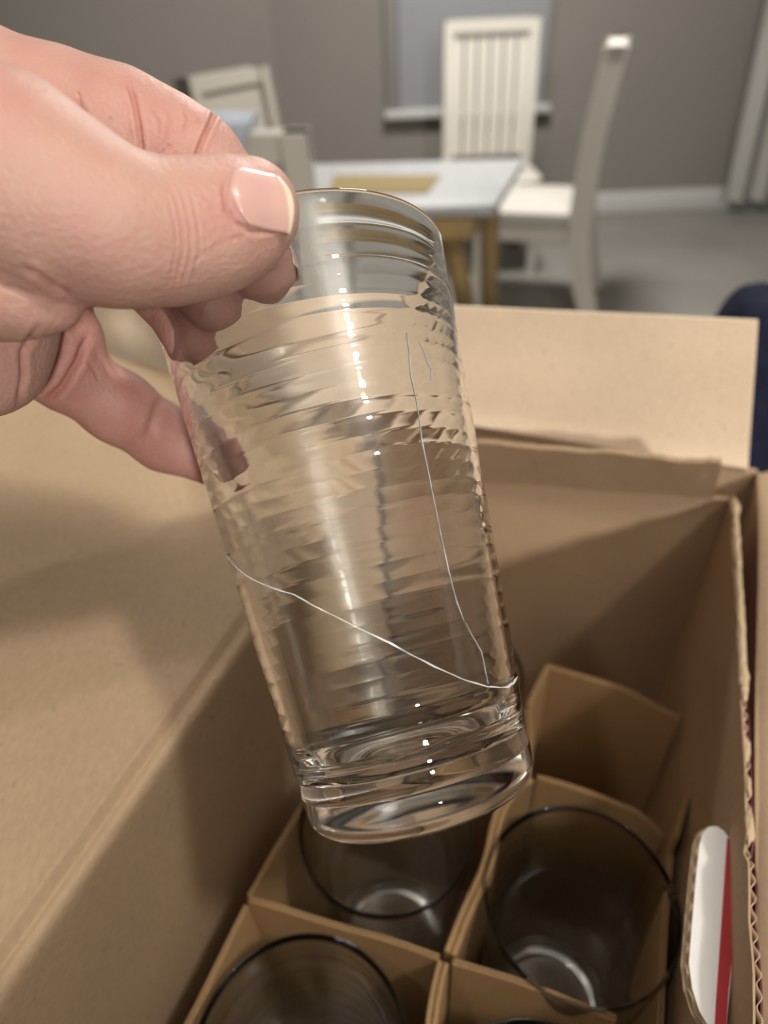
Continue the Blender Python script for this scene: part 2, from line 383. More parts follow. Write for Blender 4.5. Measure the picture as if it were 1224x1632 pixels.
def back_flap():
    tl = np.array([-.36, .352, -.157]); tr = np.array([.0545, .352, -.1335]); bl = np.array([-.36, VB, ZR + .002]); br = np.array([.0705, VB, ZR + .002])
    nn = Nw(0, -1, .1)
    def fn(a, b):
        q = (bl + (br - bl) * a) * (1 - b) + (tl + (tr - tl) * a) * b
        return B(*q) + nn * (.0012 * nz((a * 4, b * 2, 5), 1, 5) + .0015 * math.exp(-(b / .06) ** 2)), nn
    return sheet('back_flap', fn, 40, 16, T3, M_CREAM, oc)
tag(back_flap(), 'pale inner face of the rear flap')
def front_shade_flap():  # unseen upright board, added to keep light off the front cells
    nn = Nw(0, 1, 0)
    def fn(a, b):
        return B(UL + (.069 - UL) * a, VF - .0015 - .012 * b + .001 * nz((a * 4, b, 0), 1, 31), -.249 + .165 * b), nn
    return sheet('front_shade_flap', fn, 30, 12, T3, M_KRAFT, oc)
front_shade_flap()
def right_flap():
    nn = Nw(-.25, 0, 1); nn /= np.linalg.norm(nn)
    def fn(a, b):
        v = VB - .002 - a * .345; u0 = UR + .0015 - (UR - .069) * a; z0 = ZR + (-.250 - ZR) * a
        rnd = .004 * (1 - math.exp(-b / .02))
        return B(u0 + b * .16 - .001, v, z0 + rnd + b * .012 + .001 * nz((a * 5, b * 3, 2), 1, 2)), nn
    return sheet('right_flap', fn, 24, 30, T3, M_KRAFT, oc)
right_flap()

# ================================================================== INNER PRINTED BOX
ib = empty('glassware_box', B(-.035, .16, -.428)); tag(ib, 'torn-open kraft box of drinking glasses nested inside the larger carton', 'box')
iUL, iUR, iVB, iVF, iZ, iZB = -.128, .0615, .315, .010, -.210, -.427
# left wall with the double-scored hinge and the flap folded outward, one sheet
tilt = (.183 - .210) / -.170                                             # rise of the flap per metre outward
prof = [(-.35, .222 * tilt * 1.0 - .210 + .002)]
prof = []
for k in range(12): s = 1 - k / 11; prof.append((iUL - .010 - s * .215, -.2095 + (.010 + s * .215) * .185))
prof += [(iUL - .0075, -.2080), (iUL - .0062, -.2074), (iUL - .0050, -.2082), (iUL - .0040, -.2118), (iUL - .0026, -.2126),
         (iUL - .0014, -.2104), (iUL + .0004, -.2096), (iUL + .0022, -.2108), (iUL + .0030, -.2138), (iUL + .0030, -.2175)]
for k in range(1, 12): prof.append((iUL + .0030 + .003 * k / 11, -.2175 - k / 11 * (iZB * -1 - .2175)))
prof = np.array(prof)
def left_sheet():
    V = []; nv = 44; tp = np.gradient(prof, axis=0); nr = np.stack([tp[:, 1] * -1, tp[:, 0]], 1); nr /= np.linalg.norm(nr, axis=1)[:, None]
    top, bot = [], []
    for (u, z), (nu_, nz_) in zip(prof, nr):
        for j in range(nv):
            v = iVB - .008 - j / (nv - 1) * (iVB - iVF - .012); far = max(0, (iUL - .01 - u)) / .2
            w = .0022 * nz((u * 12, v * 9, 0), 1, 8) * min(1, far * 3 + .15) + .004 * nz((u * 4, v * 4, 0), 1, 1) * far
            top.append(B(u, v + .002 * far * math.sin(u * 40), z + w)); bot.append(B(u - nu_ * .0028, v, z + w - nz_ * .0028))
    n = len(prof); N = n * nv; f = grid_faces(n, nv); f += [tuple(N + k for k in q[::-1]) for q in f]
    ring = [i * nv for i in range(n)] + [(n - 1) * nv + j for j in range(1, nv)] + [i * nv + nv - 1 for i in range(n - 2, -1, -1)] + [j for j in range(nv - 2, 0, -1)]
    for a, b in zip(ring, ring[1:] + ring[:1]): f.append((a, N + a, N + b, b))
    # flap faces and wall faces become two parts
    faces_flap = [q for q in f if max((k % N) // nv for k in q) <= 17]; faces_wall = [q for q in f if max((k % N) // nv for k in q) > 17]
    V = top + bot
    for nm, ff in (('left_flap', faces_flap), ('left_wall', faces_wall)):
        used = sorted({k for q in ff for k in q}); ix = {k: i for i, k in enumerate(used)}
        o = link(nm, [V[k] for k in used], [tuple(ix[k] for k in q) for q in ff], M_KRAFT, ib, smooth=True)
        bm = bmesh.new(); bm.from_mesh(o.data); bmesh.ops.recalc_face_normals(bm, faces=bm.faces); bm.to_mesh(o.data); bm.free()
left_sheet()
# right wall: torn, ragged upper edge showing the flutes
tear = []
for k in range(60):
    a = k / 59; v = iVB - a * (iVB - iVF); z = iZ + .0018 * nz((v * 60, 0, 0), 1, 4) + .0010 * nz((v * 300, 1, 0), 1, 2)
    if .127 < v < .133: z += -.004
    tear.append((v, z))
def right_wall():
    n0 = Nw(-1, 0, 0)
    def fn_in(a, b):
        v = iVB - a * (iVB - iVF); z = np.interp(-v, [-t[0] for t in tear], [t[1] for t in tear])
        return B(iUR + .001 * nz((v * 9, b * 2, 0), 1, 6) - .003 * (1 - b), v, iZB + (z - iZB) * b), n0
    o = sheet('right_wall', fn_in, 60, 14, .0006, M_KRAFT_IN, ib)
    def fn_out(a, b): p, n = fn_in(a, b); return p - n0 * (.0024) + np.array([0, 0, -.002 * b * (1 + nz((a * 30, 0, 0), 1, 9))]), n
    liner = sheet('outer_liner', fn_out, 60, 14, .0005, M_MAROON, o if False else ib); tag(liner, 'dark printed outer face of the right wall')
    path = [B(iUR + .0015, v, z - .0004) for v, z in tear]
    flutes('flute_edge', path, Nw(1, 0, 0), np.array([0, 0, -1.0]), .0013, .006, .0052, ib)
    V = []; N_ = 120
    for i in range(N_):
        v = .312 - i / (N_ - 1) * .118; z = np.interp(-v, [-t[0] for t in tear], [t[1] for t in tear]) + .0002
        for j in range(8):
            th = 2 * math.pi * j / 8; r0 = (.0013 + .0008 * nz((v * 130, j * .8, 0), 1, 5)) * min(1, (i + 1) / 4, (N_ - i) / 4)
            V.append(B(iUR + .0016 + r0 * 1.1 * math.cos(th), v, z + r0 * .8 * math.sin(th)))
    link('paper_tear', V, grid_faces(N_, 8, closed_v=True), M_CORE, ib, smooth=True)
    # frayed lumps of torn paper along the edge
    for k, (v, z0, s) in enumerate(((.262, -.2085, .5), (.196, -.2095, 1.0), (.190, -.2095, .7), (.165, -.2105, .7), (.150, -.2100, .5), (.137, -.211, .8), (.305, -.2095, 1.2), (.298, -.209, .8))):
        V = []; n = 14
        for i in range(7):
            for j in range(n):
                th, ph = 2 * math.pi * j / n, math.pi * i / 6
                q = np.array([math.sin(ph) * math.cos(th) * .0018, math.sin(ph) * math.sin(th) * .0075, math.cos(ph) * .0016]) * s
                q *= 1 + .6 * nz(q * 900 + k, 1, k); V.append(B(iUR + .0014 + q[0], v + q[1], z0 + q[2]))
        link('paper_tear', V, grid_faces(7, n, closed_v=True), M_CORE, ib, smooth=True)
right_wall()
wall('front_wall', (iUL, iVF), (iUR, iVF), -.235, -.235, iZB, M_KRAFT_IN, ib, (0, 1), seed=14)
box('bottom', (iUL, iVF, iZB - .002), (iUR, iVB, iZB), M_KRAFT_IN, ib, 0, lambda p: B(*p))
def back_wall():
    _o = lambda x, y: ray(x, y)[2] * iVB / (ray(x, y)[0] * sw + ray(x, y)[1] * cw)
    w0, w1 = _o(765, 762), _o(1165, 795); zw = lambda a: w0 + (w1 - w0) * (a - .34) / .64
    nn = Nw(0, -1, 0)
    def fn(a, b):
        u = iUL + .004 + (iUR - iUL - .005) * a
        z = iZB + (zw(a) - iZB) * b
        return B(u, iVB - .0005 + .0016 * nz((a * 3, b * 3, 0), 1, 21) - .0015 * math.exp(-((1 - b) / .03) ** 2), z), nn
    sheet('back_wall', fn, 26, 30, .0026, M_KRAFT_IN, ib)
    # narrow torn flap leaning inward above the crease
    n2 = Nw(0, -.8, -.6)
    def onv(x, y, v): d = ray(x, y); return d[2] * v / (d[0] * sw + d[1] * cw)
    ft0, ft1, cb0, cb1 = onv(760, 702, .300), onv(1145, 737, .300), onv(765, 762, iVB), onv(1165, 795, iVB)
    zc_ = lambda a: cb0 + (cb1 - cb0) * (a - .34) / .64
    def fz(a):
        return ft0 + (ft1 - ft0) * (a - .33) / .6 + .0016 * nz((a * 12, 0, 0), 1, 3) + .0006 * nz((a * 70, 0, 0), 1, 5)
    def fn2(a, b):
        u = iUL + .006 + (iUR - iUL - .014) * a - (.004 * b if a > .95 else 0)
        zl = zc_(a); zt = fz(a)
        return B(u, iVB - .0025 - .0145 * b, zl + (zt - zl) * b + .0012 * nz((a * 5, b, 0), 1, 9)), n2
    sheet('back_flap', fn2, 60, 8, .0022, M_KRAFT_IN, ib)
    path = [fn2(k / 59, 1)[0] + np.array([0, 0, .0004]) - n2 * .0011 for k in range(60)]
    flutes('flute_edge', path, n2, Nw(0, .35, -.9), .0018, .004, .0062, ib)
back_wall()

# white and red printed tab pushed in from the right wall (rounded ends)
def tab():
    Zt = -.228
    pts = [(1103, 1632 + 40), (1099, 1590), (1096, 1545), (1100, 1490), (1106, 1420), (1112, 1360), (1118, 1330), (1127, 1319), (1138, 1316), (1150, 1320), (1159, 1330), (1168, 1340), (1177, 1356),
           (1176, 1400), (1172, 1480), (1166, 1560), (1158, 1640), (1154, 1690), (1148, 1720), (1135, 1715), (1118, 1690)]
    pts = [(1132, 1640), (1115, 1612), (1103, 1575), (1098, 1535), (1103, 1470), (1109, 1400), (1115, 1345), (1121, 1326), (1131, 1317), (1143, 1317), (1153, 1324), (1160, 1333), (1172, 1345), (1178, 1358),
           (1176, 1420), (1170, 1500), (1163, 1580), (1156, 1650), (1150, 1690), (1142, 1672)]
    top = [onz(x, y, 1.2 + Zt) for x, y in pts]
    cen = np.mean(top, axis=0); n = len(top)
    dn = np.array([0, 0, -1.0])
    root = link('hand_hole_tab', [p for p in top] + [p + dn * .0005 for p in top], [tuple(range(n))] + [tuple(range(2 * n - 1, n - 1, -1))] + [(i, (i + 1) % n, (i + 1) % n + n, i + n) for i in range(n)], M_WHITE, ib)
    tag(root, 'white printed tab with a red band, folded in at the right wall')
    # lower liner and fluted core
    low = [p + dn * .0030 + (p - cen) * np.array([1, 1, 0]) * .0 + Nw(-.0016, 0, 0) for p in top]
    link('tab_liner', low + [p + dn * .0005 for p in low], [tuple(range(n))] + [tuple(range(2 * n - 1, n - 1, -1))] + [(i, (i + 1) % n, (i + 1) % n + n, i + n) for i in range(n)], M_KRAFT, root)
    path = [top[i] + dn * .00175 + Nw(-.0008, 0, 0) for i in range(0, 10)]
    inw = Nw(1, 0, 0)
    flutes('tab_flutes', path, np.array([0, 0, 1.0]), inw, .0020, .006, .0062, root)
    # red band and darker strip printed along the outer side, a hair proud
    def band(name, xs, m, lift):
        L = [onz(x, y, 1.2 + Zt + lift) for x, y in xs]; k = len(L)
        link(name, L + [p + dn * .0003 for p in L], [tuple(range(k)), tuple(range(2 * k - 1, k - 1, -1))] + [(i, (i + 1) % k, (i + 1) % k + k, i + k) for i in range(k)], m, root)
    band('red_band', [(1136, 1700), (1141, 1600), (1148, 1500), (1154, 1410), (1159, 1334), (1172, 1345), (1178, 1360), (1176, 1420), (1169, 1500), (1161, 1580), (1156, 1650), (1152, 1690)], M_RED, .00045)
    # torn curl hanging outside the band
    V = []; ns = 20
    for i in range(ns):
        a = i / (ns - 1); x, y = 1172 + 14 * math.sin(a * math.pi), 1470 + a * 78
        p = onz(x, y, 1.2 + Zt - .006); r = .0022 * math.sin(math.pi * (a * .9 + .05)) + .0003
        for j in range(8):
            th = 2 * math.pi * j / 8; V.append(p + Nw(1, 0, 0) * r * math.cos(th) * .6 + np.array([0, 0, 1]) * r * math.sin(th))
    link('paper_tear', V, grid_faces(ns, 8, closed_v=True), M_CORE, root, smooth=True)
tab()

# ================================================================== DIVIDER
dv = empty('cardboard_divider', B(-.03, .15, -.427)); tag(dv, 'bent tan cardboard divider separating the glasses inside the box', 'divider')
def uvz(x, y, z): d = ray(x, y); p = d * (z / d[2]); return np.array([p[0] * cw - p[1] * sw, p[0] * sw + p[1] * cw])
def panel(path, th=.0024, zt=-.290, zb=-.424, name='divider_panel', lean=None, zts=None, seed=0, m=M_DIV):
    """bent double-ply panel: two liners with a shallow valley between them along the top"""
    path = np.array(path, float); n = len(path); seg = np.r_[0, np.cumsum(np.linalg.norm(np.diff(path, axis=0), axis=1))]
    K = max(8, int(seg[-1] / .006)); s = np.linspace(0, seg[-1], K)
    pu = np.stack([np.interp(s, seg, path[:, 0]), np.interp(s, seg, path[:, 1])], 1)
    if n > 2:
        for _ in range(2): pu[1:-1] = (pu[:-2] + 2 * pu[1:-1] + pu[2:]) / 4
    zz = np.interp(s, seg, zts) if zts is not None else np.full(K, zt)
    tg = np.gradient(pu, axis=0); tg /= np.linalg.norm(tg, axis=1)[:, None]; nr = np.stack([-tg[:, 1], tg[:, 0]], 1)
    prof_ = [(-.5, zb), (-.5, None), (-.42, 'r'), (-.12, 'r'), (0, 'v'), (.12, 'r'), (.42, 'r'), (.5, None), (.5, zb)]
    V = []
    for i in range(K):
        for off, z in prof_:
            zt_ = zz[i] + .0004 * nz((s[i] * 200, seed, 0), 1)
            z_ = zt_ - .0005 if z is None else zt_ if z == 'r' else zt_ - .0012 if z == 'v' else z
            q = pu[i] + nr[i] * off * th
            ln = (lean or 0) * (zt_ - z_) / .13
            q = q + nr[i] * (ln + .0012 * nz((s[i] * 25, z_ * 25, seed), 1))
            V.append(B(q[0], q[1], z_))
    k = len(prof_); f = grid_faces(K, k) + [tuple(range(k)), tuple(range(K * k - 1, (K - 1) * k - 1, -1))]
    o = link(name, V, f, m, dv, smooth=True)
    bm = bmesh.new(); bm.from_mesh(o.data); bmesh.ops.recalc_face_normals(bm, faces=bm.faces); bm.to_mesh(o.data); bm.free()
    o.data.set_sharp_from_angle(angle=math.radians(35)); return o
q = lambda x, y, z=-.29: uvz(x, y, z)
jA = q(712, 1528); jB = q(848, 1238)
panel([q(397, 1432), q(550, 1478), q(700, 1527)], seed=1)                     # front of the middle-left cell
panel([q(722, 1530), q(850, 1574), q(982, 1622)], seed=2)                     # front of the middle-right cell
panel([q(397, 1428), q(432, 1365), q(480, 1288), q(520, 1215)], th=.0022, seed=3)   # side panel by the left wall
panel([q(716, 1520), q(742, 1455), q(779, 1385), q(789, 1300), q(820, 1250), q(846, 1240)], th=.0050, zt=-.289, seed=4)
panel([q(708, 1534), q(697, 1580), q(688, 1640), q(684, 1700)], th=.0045, zt=-.2895, seed=5)
panel([q(856, 1238), q(940, 1262), q(1025, 1292), q(1065, 1312)], seed=6, zts=[-.290, -.290, -.291, -.300])
panel([q(840, 1238), q(700, 1200), q(520, 1150)], seed=7)
panel([q(871, 1060), q(1000, 1100), q(1085, 1140)], th=.003, seed=8, zts=[-.290, -.290, -.292])
panel([q(842, 1125), q(850, 1103), q(872, 1062)], th=.003, seed=9)
panel([q(843, 1236), q(846, 1180), q(842, 1128)], th=.003, seed=10, lean=.004)
panel([q(1078, 1335, -.28), q(1098, 1260, -.28), q(1122, 1185, -.28)], th=.002, zt=-.28, seed=11)
for path in (((-.103, .088), (-.104, .03)), ((.055, .10), (.056, .17)), ((-.019, .03), (-.020, .012))): panel(path, seed=12, zt=-.293)

# ================================================================== GLASSES
H = .14
def glass_profile(rt, rb, n_ring, base=.0135, wall_=.0017, ring_amp=.00009, sub=6):
    """half section from the bottom centre, up the ribbed outside, over the rim, down the inside"""
    P_ = []
    for t in np.linspace(0, 1, 9): P_.append((rb * .72 * t, .0022 * (1 - t ** 2)))               # shallow punt
    for a in np.linspace(-90, -4, 9):
        r = .0062; P_.append((rb + .0006 - r + r * math.cos(math.radians(a)), r + r * math.sin(math.radians(a))))
    P_.append((rb + .0011, .0095)); P_.append((rb + .0006, .0125)); 
    z0, z1 = .0145, H - .005
    Rr = lambda z: rb + (rt - rb) * (z / H)
    marks = []
    for k in range(n_ring):
        za, zb_ = z0 + (z1 - z0) * k / n_ring, z0 + (z1 - z0) * (k + 1) / n_ring
        for j in range(sub):
            t = j / sub; z = za + (zb_ - za) * t
            amp = ring_amp * (1 + .5 * math.sin(k * 2.3))
            P_.append((Rr(z) - amp * (abs(2 * t - 1) ** 2.8), z)); marks.append(len(P_) - 1)
    for a in np.linspace(0, 180, 9): P_.append((Rr(H) - wall_ / 2 + wall_ / 2 * math.cos(math.radians(a)), H - wall_ / 2 + wall_ / 2 * math.sin(math.radians(a))))
    for z in np.linspace(H - .004, base + .008, 46): P_.append((Rr(z) - wall_ - .0004 * (1 - (z - base) / (H - base)), z))
    ri = Rr(base) - wall_ - .0006
    for a in np.linspace(0, 90, 8)[1:]: r = .0075; P_.append((ri - r + r * math.cos(math.radians(a)), base + .0072 - r * math.sin(math.radians(a))))
    for t in np.linspace(1, 0, 8)[1:]: P_.append(((ri - .0075) * t, base - .0003 + .0008 * (1 - t)))
    return P_, marks
def lathe(profile, seg, wob=0.0, marks=()):
    V = []; mk = set(marks); rr = random.Random(3)
    phs = {}
    for i, (r, z) in enumerate(profile):
        grp = round(z * 260)
        if grp not in phs: phs[grp] = (rr.random() * 6.28, rr.random() * 6.28, rr.uniform(.5, 1.5))
        p1, p2, g = phs[grp]
        for j in range(seg):
            th = 2 * math.pi * j / seg
            w = 1 + (wob * g * (math.sin(3 * th + p1) + .6 * math.sin(7 * th + p2)) / max(r, .01) if i in mk else 0)
            zz = z + (.00010 * math.sin(2 * th + p2) * g if i in mk else 0)
            V.append((max(r, 1e-6) * w * math.cos(th), max(r, 1e-6) * w * math.sin(th), zz))
    f = grid_faces(len(profile), seg, closed_v=True)
    me = bpy.data.meshes.new('tumbler'); me.from_pydata(V, [], f)
    bm = bmesh.new(); bm.from_mesh(me); bmesh.ops.remove_doubles(bm, verts=bm.verts, dist=5e-6); bmesh.ops.recalc_face_normals(bm, faces=bm.faces)
    bm.to_mesh(me); bm.free(); me.polygons.foreach_set('use_smooth', [True] * len(me.polygons)); return me
GP = np.array([.00993734, .07146026, .16478187]); ga, gb = .24245394, .16105477; RT, RB = .04056, .02745
ax_c = np.array([-math.sin(ga) * math.cos(gb), -math.cos(ga) * math.cos(gb), math.sin(gb)])
def c2w(v): v = np.asarray(v); return CX * v[0] + CD * v[1] + _f * v[2]
G0 = CAM + c2w(GP); GA = c2w(ax_c); GU = np.cross(GA, _f); GU /= np.linalg.norm(GU); GV = np.cross(GA, GU)
prof_g, marks = glass_profile(RT, RB, 31, sub=6)
me = lathe(prof_g, 192, .000007, marks); me.materials.append(M_GLASS)
held = bpy.data.objects.new('drinking_glass', me); C.objects.link(held)
held.matrix_world = Matrix(((GU[0], GV[0], GA[0], G0[0]), (GU[1], GV[1], GA[1], G0[1]), (GU[2], GV[2], GA[2], G0[2]), (0, 0, 0, 1)))
tag(held, 'tall clear ringed tumbler with a long crack, held tilted above the box', 'glass')
HM = held.matrix_world.copy(); HI = HM.inverted()
# the crack: a thin uneven fracture ribbon following the near wall
def on_glass(x, y, far=False):
    d = Vector(ray(x, y)); o = HI @ Vector(CAM); e = HI.to_3x3() @ d
    k = (RT - RB) / H; A = e.x ** 2 + e.y ** 2 - (k * e.z) ** 2; Bq = 2 * (o.x * e.x + o.y * e.y - k * e.z * (RB + k * o.z)); Cq = o.x ** 2 + o.y ** 2 - (RB + k * o.z) ** 2
    D = max(0, Bq * Bq - 4 * A * Cq); t = (-Bq + (math.sqrt(D) if far else -math.sqrt(D))) / (2 * A)
    return o + e * t
def crack(pxs, w, far=False):
    pts = [on_glass(x, y, far) for x, y in pxs]; L = []
    for a, b in zip(pts, pts[1:]):
        n = max(2, int((b - a).length / .0009)); L += [a.lerp(b, i / n) for i in range(n)]
    L.append(pts[-1]); V = []
    for i, p in enumerate(L):
        t = (L[min(i + 1, len(L) - 1)] - L[max(i - 1, 0)]).normalized(); nr = Vector((p.x, p.y, 0)).normalized(); s = t.cross(nr)
        rr_ = RB + (RT - RB) * p.z / H; p = Vector((nr.x * rr_, nr.y * rr_, p.z))
        ww = w * (.35 + .9 * abs(mnoise.noise(Vector((i * .21, w * 1e4, 0))))) * min(1, (i + 1) / 5, (len(L) - i) / 5)
        j = s * w * .8 * mnoise.noise(Vector((i * .35, 3, 0)))
        for q, dd in ((-ww, -.0004), (-ww, .00012), (ww, .00018), (ww, -.0004)): V.append(HM @ (p + j + s * q + nr * dd))
    f = grid_faces(len(L), 4, closed_v=True) + [(0, 1, 2, 3), tuple(len(V) - 4 + k for k in (3, 2, 1, 0))]
    o = link('crack', [np.array(v) for v in V], f, M_CRACK, None)
    o.parent = held; o.matrix_parent_inverse = HI; return o
crack([(362, 886), (378, 905), (400, 922), (430, 935), (470, 948), (500, 965), (540, 985), (580, 1005), (620, 1024), (660, 1046), (700, 1066), (740, 1084), (775, 1094), (800, 1096), (818, 1090), (824, 1078)], .00017)
crack([(648, 530), (652, 560), (655, 600), (662, 630), (668, 665), (672, 700), (680, 740), (690, 790), (702, 850), (715, 910), (728, 960), (740, 990)], .00014)
crack([(668, 545), (676, 560), (680, 575), (688, 590), (686, 606)], .00020)
crack([(742, 992), (752, 1012), (768, 1040), (778, 1090)], .00009)
crack([(800, 1095), (808, 1095), (816, 1091), (822, 1080)], .0007)
# boxed glasses share one mesh
me2 = lathe(glass_profile(.0378, .0280, 31, sub=4, ring_amp=.00006, wall_=.0011)[0], 96); me2.materials.append(M_GLASS2)
for (u, v), lab in (((.0225, .1335), 'clear tumbler standing in the divider cell beside the red and white tab'),
                    ((-.0605, .1360), 'clear tumbler in the divider cell directly under the held glass'),
                    ((-.060, .0500), 'clear tumbler at the bottom edge, in the cell next to the left box wall'),
                    ((.0220, .0510), 'clear tumbler barely showing its rim at the bottom edge, below the tab cell'),
                    ((-.0560, .2230), 'clear tumbler in the rear cell, almost hidden behind the held glass')):
    o = bpy.data.objects.new('drinking_glass', me2); C.objects.link(o); o.location = Vector(B(u, v, -.4265)); o.rotation_euler = (0, 0, u * 90)
    tag(o, lab, 'glass', 'tumblers standing in the divided box')

# ================================================================== NAVY CLOTH
def navy():
    """a soft bundle: top silhouette with folds, resting on the near table"""
    V = []; nu, nv = 70, 50; a0 = P(1180, 600, .60); base = TB
    cx_, cy_ = a0[0] + .135, a0[1] + .05; ztop = P(1180, 486, .60)[2]
    for i in range(nu):
        ph = (i / (nu - 1)) * math.pi / 2 * 1.0
        for j in range(nv):
            th = 2 * math.pi * j / nv
            hh = math.sin(ph) ; rr = abs(math.cos(ph)) ** .28
            fold = 1 + .06 * math.sin(th * 7 + hh * 3) + .03 * math.sin(th * 13 - hh * 5)
            x = cx_ + math.cos(th) * .155 * rr * fold; y = cy_ + math.sin(th) * .11 * rr * fold
            z = base + (ztop - base) * hh + .006 * math.sin(x * 60) * hh + .004 * math.sin(y * 90)
            V.append((x, y, max(z, base + .0005)))
    o = link('bundled_cloth', V, grid_faces(nu, nv, closed_v=True), mat('navy_fabric', (.018, .021, .045), .95, spec=.15, var=(90, .25, (1, 1, 1)), bump=(700, .6, .001)), smooth=True)
    tag(o, 'dark navy cloth bundled behind the right end of the open carton', 'cloth')
navy()

# ================================================================== HAND (one continuous surface grown from a distance field)
def cm(px, py, z): return np.array([(px - 612) / F_PX * z, (py - 816) / F_PX * z, z])     # lens frame, metres
class Field:
    def __init__(s, lo, hi, h):
        s.h = h; s.ax = [np.arange(lo[k], hi[k] + h, h) for k in range(3)]
        s.X, s.Y, s.Z = np.meshgrid(*s.ax, indexing='ij'); s.X = s.X.astype(np.float32); s.Y = s.Y.astype(np.float32); s.Z = s.Z.astype(np.float32)
    def cone(s, a, b, ra, rb, far=.03):
        ba = b - a; l2 = float(ba @ ba); rr = ra - rb
        out = np.full(s.X.shape, far, np.float32)
        lo = np.minimum(a - ra, b - rb) - far; hi = np.maximum(a + ra, b + rb) + far
        sl = tuple(slice(max(0, int((lo[k] - s.ax[k][0]) / s.h)), max(0, int((hi[k] - s.ax[k][0]) / s.h) + 2)) for k in range(3))
        px, py, pz = s.X[sl] - a[0], s.Y[sl] - a[1], s.Z[sl] - a[2]
        if px.size == 0: return out
        t = np.clip((px * ba[0] + py * ba[1] + pz * ba[2]) / l2, 0, 1); t2 = t * t * (3 - 2 * t) * .5 + t * .5
        d = np.sqrt((px - ba[0] * t) ** 2 + (py - ba[1] * t) ** 2 + (pz - ba[2] * t) ** 2) - (ra - rr * t2)
        out[sl] = np.minimum(d, far); return out
def smin(a, b, k):
    h = np.maximum(k - np.abs(a - b), 0) / k; return np.minimum(a, b) - h * h * k * .25
def chain(F, pts, k):
    """pts: (px, py, depth, radius)"""
    D = None
    for p, q in zip(pts, pts[1:]):
        d = F.cone(cm(*p[:3]), cm(*q[:3]), p[3], q[3]); D = d if D is None else smin(D, d, k)
    return D
HC = {
 'thumb': [(-140, 285, .125, .0205), (10, 292, .122, .0168), (100, 335, .124, .0138), (185, 366, .126, .0115), (255, 378, .1305, .0104), (330, 366, .1345, .0103), (385, 344, .1382, .0092), (411, 330, .1396, .0073)],
 'index': [(-150, 170, .150, .0200), (-30, 175, .150, .0160), (90, 195, .152, .0140), (190, 215, .152, .0128), (268, 240, .153, .0108), (318, 268, .155, .0098), (375, 335, .158, .0090), (420, 430, .1562, .0077)],
 'middle': [(-150, 300, .168, .017), (-20, 320, .170, .013), (120, 350, .172, .0105), (215, 385, .172, .0095), (290, 425, .1645, .0080), (342, 482, .1590, .0067)],
 'ring': [(-150, 420, .185, .016), (-20, 410, .186, .012), (110, 415, .186, .0098), (198, 420, .186, .0088), (262, 462, .176, .0080), (302, 535, .1672, .0068)],
 'little': [(-90, 470, .178, .015), (60, 480, .180, .0100), (95, 540, .182, .0100), (100, 590, .186, .0098), (190, 650, .198, .0098), (262, 698, .208, .0094), (345, 738, .2125, .0078)],
}
PALM = [[(-260, 330, .150, .030), (-90, 330, .150, .026)], [(-220, 430, .155, .026), (-60, 480, .150, .0165)],
        [(-140, 560, .150, .016), (-25, 588, .152, .0092)], [(-330, 360, .150, .028), (-560, 560, .150, .027)], [(-560, 560, .150, .027), (-900, 900, .150, .031)]]
LUMP = [(-60, 440, .130, .012), (10, 458, .1270, .0098), (62, 478, .1275, .0060), (98, 492, .1285, .0034)]
